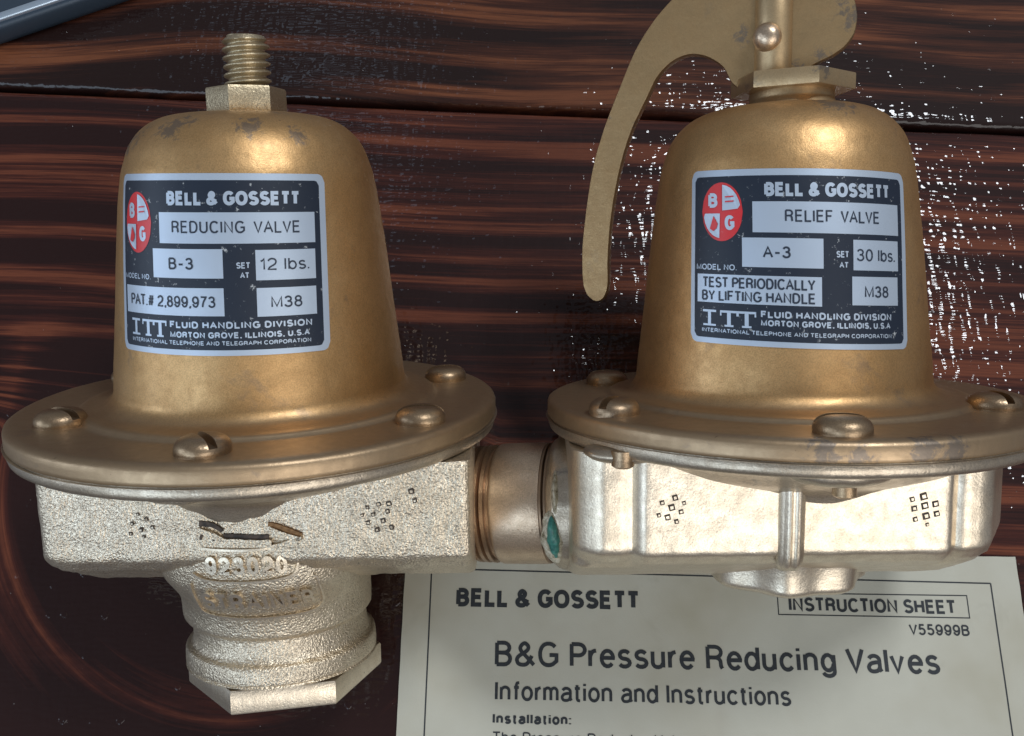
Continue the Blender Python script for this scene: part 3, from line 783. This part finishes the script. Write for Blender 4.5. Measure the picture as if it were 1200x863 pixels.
while x < Ln-.2:
    pf += [(x, Rn-1.0), (x+.2, Rn-.1+.05*i), (x+.62, Rn-.1+.05*i), (x+.8, Rn-.9)]; x += .95; i += 1
pf += [(Ln+4, Rn-1.2)]
tube('pipe_thread', pf, M['thread'], .10, 5, label='grimy thread at the relief valve end')
# port collar of the relief valve, wrapped in flaking sealant
tube('port_collar', resample([(Ln-1.6, Rn-.8), (Ln-1.2, Rn+.5), (Ln-.4, Rn+1.1), (Ln+.8, Rn+1.5), (Ln+4, Rn+1.6)], .3), M['flange'], .35, 8)
def chip(name, m, x0, x1, a0, a1, rr, seed):
    b = MB(); rows = []; nu, nv = 14, 20
    for i in range(nu+1):
        row = []
        for j in range(nv+1):
            u, v = i/nu, j/nv; a = radians(a0+(a1-a0)*v)
            wd = (sin(pi*v)**.6)*(.75+.25*noise.noise(Vector((v*5, seed, 0))))
            x = (x0+x1)/2+(u-.5)*(x1-x0)*wd
            r = rr+1.0*sin(pi*u)*sin(pi*v)+.35*noise.noise(Vector((x*1.3, a*9, seed)))-.5*(i in (0, nu) or j in (0, nv))
            row.append((x, r*cos(a), r*sin(a)))
        rows.append(row)
    b.grid(rows); return b.build(name, m, pair, MN, 40, clean=True)
chip('sealant_chip', M['flake'], Ln-3.2, Ln+2.6, 16, 70, Rn+1.5, 1)
chip('sealant_chip', M['green'], Ln-1.4, Ln+1.8, 20, 58, Rn+2.3, 6)
chip('sealant_chip', M['flake'], Ln-.2, Ln+2.0, -20, 22, Rn+1.3, 3)

# --- cast marks -------------------------------------------------------------
def front_map(y0):
    return lambda x, z, h: (x, y0-h, z)
def dots(mat, y0, cx_, cz_, lst, m2, big, name='cast_mark'):
    b = MB()
    for dx, dz, s_ in lst:
        a = radians(14); c_, s2 = cos(a), sin(a)
        for k, (sz, h, mi) in enumerate(((s_, .10, 0), (s_*.5, .16, 1))):
            q = [(-sz, -sz), (sz, -sz), (sz, sz), (-sz, sz)]
            q = [(cx_+dx+u*c_-v*s2+random.uniform(-.05, .05), cz_+dz+u*s2+v*c_) for u, v in q]
            ya = y0-h
            b.add([(x, ya, z) for x, z in q]+[(x, y0+.4, z) for x, z in q], [(0, 1, 2, 3), (0, 4, 5, 1), (1, 5, 6, 2), (2, 6, 7, 3), (3, 7, 4, 0)], mi)
    b.build(name, [M['shade_grime'], m2], pair, mat, 0)
dots(MR, -28.05, -26.6, -16.9, [(-2.9, 1.7, .4), (-.6, 2.6, .5), (-1.2, .8, .55), (1.0, 1.6, .35), (-3.5, -.6, .35), (-1.9, -1.0, .5), (.5, 0, .4), (-.3, -1.8, .38)], M['cast_r'], .5)
dots(MR, -28.0, 17.6, -17.0, [(-2.3, 1.9, .45), (-.3, 2.4, .65), (-1.9, .2, .5), (0, .7, .62), (1.9, 1.0, .55), (-1.6, -1.8, .42), (.3, -1.2, .6), (2.2, -.8, .5), (.6, -2.8, .3)], M['cast_r'], .5)
dots(ML, -27.35, -16.5, -18.0, [(-.6, 2.2, .28), (-1.8, .4, .32), (.9, 1.2, .34), (-.3, -.9, .38), (1.9, -.4, .3), (-2.2, -1.6, .3), (.1, -2.2, .26)], M['cast_l'], .3)
dots(ML, -27.35, 28.0, -17.0, [(-2.6, 2.0, .3), (-.5, 2.6, .4), (1.4, 2.7, .45), (-1.6, .6, .36), (1.1, 1.2, .42), (-2.6, -1.0, .4), (.2, -.6, .46), (-1.0, -2.4, .4), (1.7, -1.9, .42), (-3.6, .5, .28), (5.6, 5.0, .5), (6.2, 3.2, .4)], M['cast_l'], .3)

# flow arrow and cast numbers on the reducing valve
def neck_map(x, z, h):
    # wraps on the neck front; x measured along the surface
    rx_, ry_ = neck_r(z); a = x/22.0
    return (.8+(rx_+h)*sin(a), -(ry_*cos(a)**neck_e(z)+h*cos(a)), z)
def face_map(x, z, h): return (x, -27.2-h, z)
b = MB()
def poly(b, pts, fmap, h, depth, mi):
    pts = [tuple(Vector(p).lerp(Vector(q), k/4)) for p, q in zip(pts, pts[1:]+pts[:1]) for k in range(4)]
    pts = [(x+.22*noise.noise(Vector((x*1.9, z*1.9, 1))), z+.22*noise.noise(Vector((x*1.9, z*1.9, 7)))) for x, z in pts]
    n = len(pts); b.add([fmap(x, z, h) for x, z in pts]+[fmap(x, z, h-depth) for x, z in pts], [tuple(range(n))[::-1]]+[(i, (i+1) % n, (i+1) % n+n, i+n) for i in range(n)], mi)
def astroke(pts, w0, w1, h, mi):
    # a stroke of changing width with a ragged outline
    P = [Vector(v[:2]) for v in catmull([Vector(p) for p in pts], 5)]; L = []; R_ = []
    for i_, p in enumerate(P):
        d_ = (P[min(i_+1, len(P)-1)]-P[max(i_-1, 0)]).normalized(); n_ = Vector((-d_.y, d_.x)); w_ = w0+(w1-w0)*i_/(len(P)-1)
        L.append(p+n_*(w_/2+.16*noise.noise(Vector((p.x*2.3, p.y*2.3, 1))))); R_.append(p-n_*(w_/2+.16*noise.noise(Vector((p.x*2.3, p.y*2.3, 9)))))
    rows = [[face_map(l.x, l.y, -.5), face_map(l.x, l.y, h), face_map(r.x, r.y, h), face_map(r.x, r.y, -.5)] for l, r in zip(L, R_)]
    b.grid(rows, mi)
    for e_ in (0, -1): b.add(rows[e_], [(0, 1, 2, 3)], mi)
# raised shaft and head in the casting's own paint, dark strokes paint in shadow and dirt along the edges
astroke([(-1.8, -21.3), (2.5, -21.6), (7.4, -21.7)], 1.5, 1.5, .75, 0)
astroke([(7.3, -22.6), (9.5, -21.9), (13.0, -20.6)], 1.3, .7, .8, 0)
astroke([(7.2, -19.0), (9.8, -20.0), (13.0, -20.9)], 1.3, .7, .8, 0)
astroke([(-6.0, -18.9), (-3.6, -19.9), (-1.4, -21.2)], .9, 1.2, .7, 0)
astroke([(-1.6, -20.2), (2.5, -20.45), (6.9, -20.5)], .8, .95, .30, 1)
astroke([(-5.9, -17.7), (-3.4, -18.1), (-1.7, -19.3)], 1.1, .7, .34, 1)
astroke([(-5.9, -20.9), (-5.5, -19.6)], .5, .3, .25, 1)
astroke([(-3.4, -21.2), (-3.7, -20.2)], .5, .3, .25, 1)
astroke([(6.9, -18.0), (9.4, -18.7), (12.9, -20.3)], .75, .95, .42, 2)  # brown stroke along the upper edge of the head
b.build('flow_arrow', [M['cast_l'], M['shade_grime'], M['brown_edge']], pair, ML, 0)
b = MB()
neck2 = lambda x, z, h: neck_map(x, z, h)
add_text(b, neck2, '923020', -6.6, 9.8, -30.6, 3.7, .2, .7, 0, .40, .4, 1.4)
add_text(b, neck2, 'STRAINER', -9.0, 14.4, -38.8, 4.1, .19, 1.05, 0, .40, .4, 1.4)
b.build('cast_lettering', M['cast_r'], pair, MLN, 40)
b = MB()
for pts in ([(-9.5, -25.2), (-3, -25.6), (4, -25.6), (9.5, -25.0), (12.5, -24.4)], [(-10.3, -30.6), (-7, -32.0), (0, -32.3), (8, -31.9), (11.6, -30.4), (12.4, -25)],
            [(-11.4, -33), (-11.6, -38), (-10.5, -40.6), (-4, -41.2), (5, -41.2), (14, -40.8), (16.4, -38), (16.4, -33), (15.4, -32)]):
    add_ribbon(b, neck2, [tuple(v) for v in catmull([Vector(p) for p in pts], 4)], .45, .6, 0, 1.1)
b.build('cast_outline', M['cast_r'], pair, MLN, 40)

# --- name plates -------------------------------------------------------------
def plate(mat, bon, spec, slope, uoff=0, label=None):
    def f(u, v, h):
        z = v+slope*u; r = bell_r(z)+h+.12
        a = (u-.9*bell_dx(mat))/bell_r(z); return (r*sin(a)+bell_dx(mat), -r*cos(a), z)
    S_ = spec
    b = MB(); x0, x1, y0, y1 = S_['outer']; rrect(b, f, x0, x1, y0, y1, 1.5, .06, 0, 24)
    # rim
    pl = b.build('nameplate', M['silver'], pair, mat, 40, label=label)
    b = MB(); x0, x1, y0, y1 = S_['navy']; rrect(b, f, x0, x1, y0, y1, .9, .11, 0, 24)
    b.build('printed_ground', M['navy'], pl, mat, 40)
    for x0, x1, y0, y1 in S_['panels']:
        b = MB(); rrect(b, f, x0, x1, y0, y1, 0, .16, 0, 5); b.build('text_panel', M['silver'], pl, mat, 40)
    b = MB()
    for a in S_['dark']: add_text(b, f, *a[:5], a[5], .22, 0, *(a[6:] if len(a) > 6 else ()))
    b.build('dark_lettering', M['ink'], pl, mat, 0)
    b = MB()
    for a in S_['light']: add_text(b, f, *a[:5], a[5], .17, 0)
    # slab-serif initials
    u0, u1, v0, cap = S_['itt']; wd = (u1-u0)/3.12
    for k in range(3):
        c_ = u0+wd*(.42 if k == 0 else k+.62-.02); hw = wd*(.42 if k == 0 else .52)
        st = [([(c_, v0+.3), (c_, v0+cap-.3)], .62 if k == 0 else .7), ([(c_-hw*(.95 if k == 0 else .5), v0+.17), (c_+hw*(.95 if k == 0 else .5), v0+.17)], .34), ([(c_-hw, v0+cap-.2), (c_+hw, v0+cap-.2)], .4)]
        if k: st += [([(c_-hw+.14, v0+cap-.3), (c_-hw+.14, v0+cap-.95)], .28), ([(c_+hw-.14, v0+cap-.3), (c_+hw-.14, v0+cap-.95)], .28)]
        for i, (pts, w_) in enumerate(st): add_ribbon(b, f, pts, w_, .17+i*.012)
    b.build('light_lettering', M['silver'], pl, mat, 0)
    # emblem: red oval with quarters
    cx_, cy_, rx, ry = S_['logo']
    b = MB(); strip(b, f, cx_-rx, cx_+rx, lambda x: cy_-ry*sqrt(max(0, 1-((x-cx_)/rx)**2)), lambda x: cy_+ry*sqrt(max(0, 1-((x-cx_)/rx)**2)), .17, 0, .3, 6)
    em = b.build('emblem', M['red'], pl, mat, 40)
    b = MB()
    def E(t_, k=.90): return (cx_+rx*k*cos(radians(t_)), cy_+ry*k*sin(radians(t_)))
    # upper right quarter
    q = [(cx_+.06*rx, cy_+.04*ry)]+[(cx_+.78*rx, cy_+.10*ry)]+[E(t_, .92) for t_ in (14, 25, 38, 50, 62, 74, 86)]
    b.add([f(x, y, .30) for x, y in q], [tuple(range(len(q)))], 0)
    q = [(cx_-.06*rx, cy_-.06*ry), (cx_-.82*rx, cy_-.06*ry)]+[E(t_, .90) for t_ in (192, 205, 218, 230, 242, 254, 264)]
    b.add([f(x, y, .30) for x, y in q], [tuple(range(len(q)))], 0)
    add_text(b, f, 'B', cx_-.66*rx, cx_-.18*rx, cy_+.14*ry, .50*ry, .24, .22)
    add_text(b, f, 'G', cx_+.16*rx, cx_+.62*rx, cy_-.62*ry, .50*ry, .24, .22)
    b.build('emblem_quarters', M['silver'], pl, mat, 0)
    b = MB()
    for v in (.34, .50): add_ribbon(b, f, [(cx_+.2*rx, cy_+v*ry), (cx_+.6*rx, cy_+(v+.02)*ry)], .24, .38)
    q = [(-.50, -.44), (-.38, -.14), (-.24, -.30), (-.16, -.42), (-.22, -.56), (-.38, -.66), (-.56, -.58)]
    b.add([f(cx_+x*rx, cy_+y*ry, .38) for x, y in q], [tuple(range(len(q)))], 0)
    b.build('emblem_mark', M['red'], pl, mat, 0)
    return pl
plate(ML, bonL, dict(outer=(-21.7, 20.4, 13.9, 45.7), navy=(-20.6, 19.15, 14.9, 44.5),
    panels=[(-10.1, 18.05, 33.55, 38.95), (-11.8, 1.75, 27.5, 32.6), (7.3, 17.95, 27.1, 32.4), (-19.9, 1.7, 20.9, 25.8), (7.3, 17.9, 20.7, 25.75)],
    dark=[('REDUCING VALVE', -7.4, 15.2, 35.35, 2.15, .14, .3, .6), ('B-3', -8.3, -3.5, 29.0, 2.1, .16), ('12 lbs.', 8.0, 16.7, 28.85, 2.15, .13), ('PAT.# 2,899,973', -18.4, .2, 22.35, 2.05, .15), ('M38', 9.7, 15.2, 22.2, 2.05, .15)],
    light=[('BELL & GOSSETT', -8.35, 15.4, 40.15, 2.5, .25), ('SET', 4.0, 6.4, 29.2, 1.1, .2), ('AT', 4.6, 6.2, 27.5, 1.05, .2), ('MODEL NO.', -20.2, -12.6, 27.05, .95, .17),
           ('FLUID HANDLING DIVISION', -8.6, 16.9, 18.7, 1.25, .24), ('MORTON GROVE, ILLINOIS, U.S.A', -8.6, 16.4, 17.0, 1.1, .24), ('INTERNATIONAL TELEPHONE AND TELEGRAPH CORPORATION', -18.3, 16.6, 15.75, .75, .2)],
    itt=(-18.3, -9.3, 16.95, 2.95), logo=(-15.8, 37.1, 3.8, 5.4)), -.012, label='dark blue and silver nameplate reading REDUCING VALVE')
plate(MR, bonR, dict(outer=(-25.6, 16.3, 12.1, 43.5), navy=(-24.7, 15.1, 13.1, 42.3),
    panels=[(-13.3, 14.0, 32.25, 37.7), (-15.2, -1.4, 26.1, 31.3), (3.95, 13.8, 25.95, 31.25), (-24.0, -1.7, 19.5, 24.6), (3.7, 13.6, 19.85, 24.85)],
    dark=[('RELIEF VALVE', -7.8, 9.3, 34.15, 2.15, .14, .3, .6), ('A-3', -11.6, -6.9, 27.75, 2.1, .16), ('30 lbs.', 4.57, 12.9, 27.55, 2.15, .13), ('TEST PERIODICALLY', -22.9, -2.8, 22.2, 1.95, .17), ('BY LIFTING HANDLE', -23.0, -2.8, 19.85, 1.9, .17), ('M38', 6.1, 11.2, 21.2, 2.05, .15)],
    light=[('BELL & GOSSETT', -11.2, 11.9, 38.6, 2.5, .25), ('SET', .83, 3.14, 28.1, 1.15, .2), ('AT', 1.36, 3.04, 26.3, 1.05, .2), ('MODEL NO.', -24.2, -16.2, 25.4, 1.05, .17),
           ('FLUID HANDLING DIVISION', -12.0, 11.85, 17.2, 1.25, .24), ('MORTON GROVE, ILLINOIS, U.S.A', -12.0, 11.6, 15.75, 1.1, .24), ('INTERNATIONAL TELEPHONE AND TELEGRAPH CORPORATION', -23.0, 11.8, 14.1, .75, .2)],
    itt=(-22.8, -12.8, 15.25, 2.9), logo=(-19.0, 35.9, 4.0, 5.3)), -.035, label='dark blue and silver nameplate reading RELIEF VALVE')
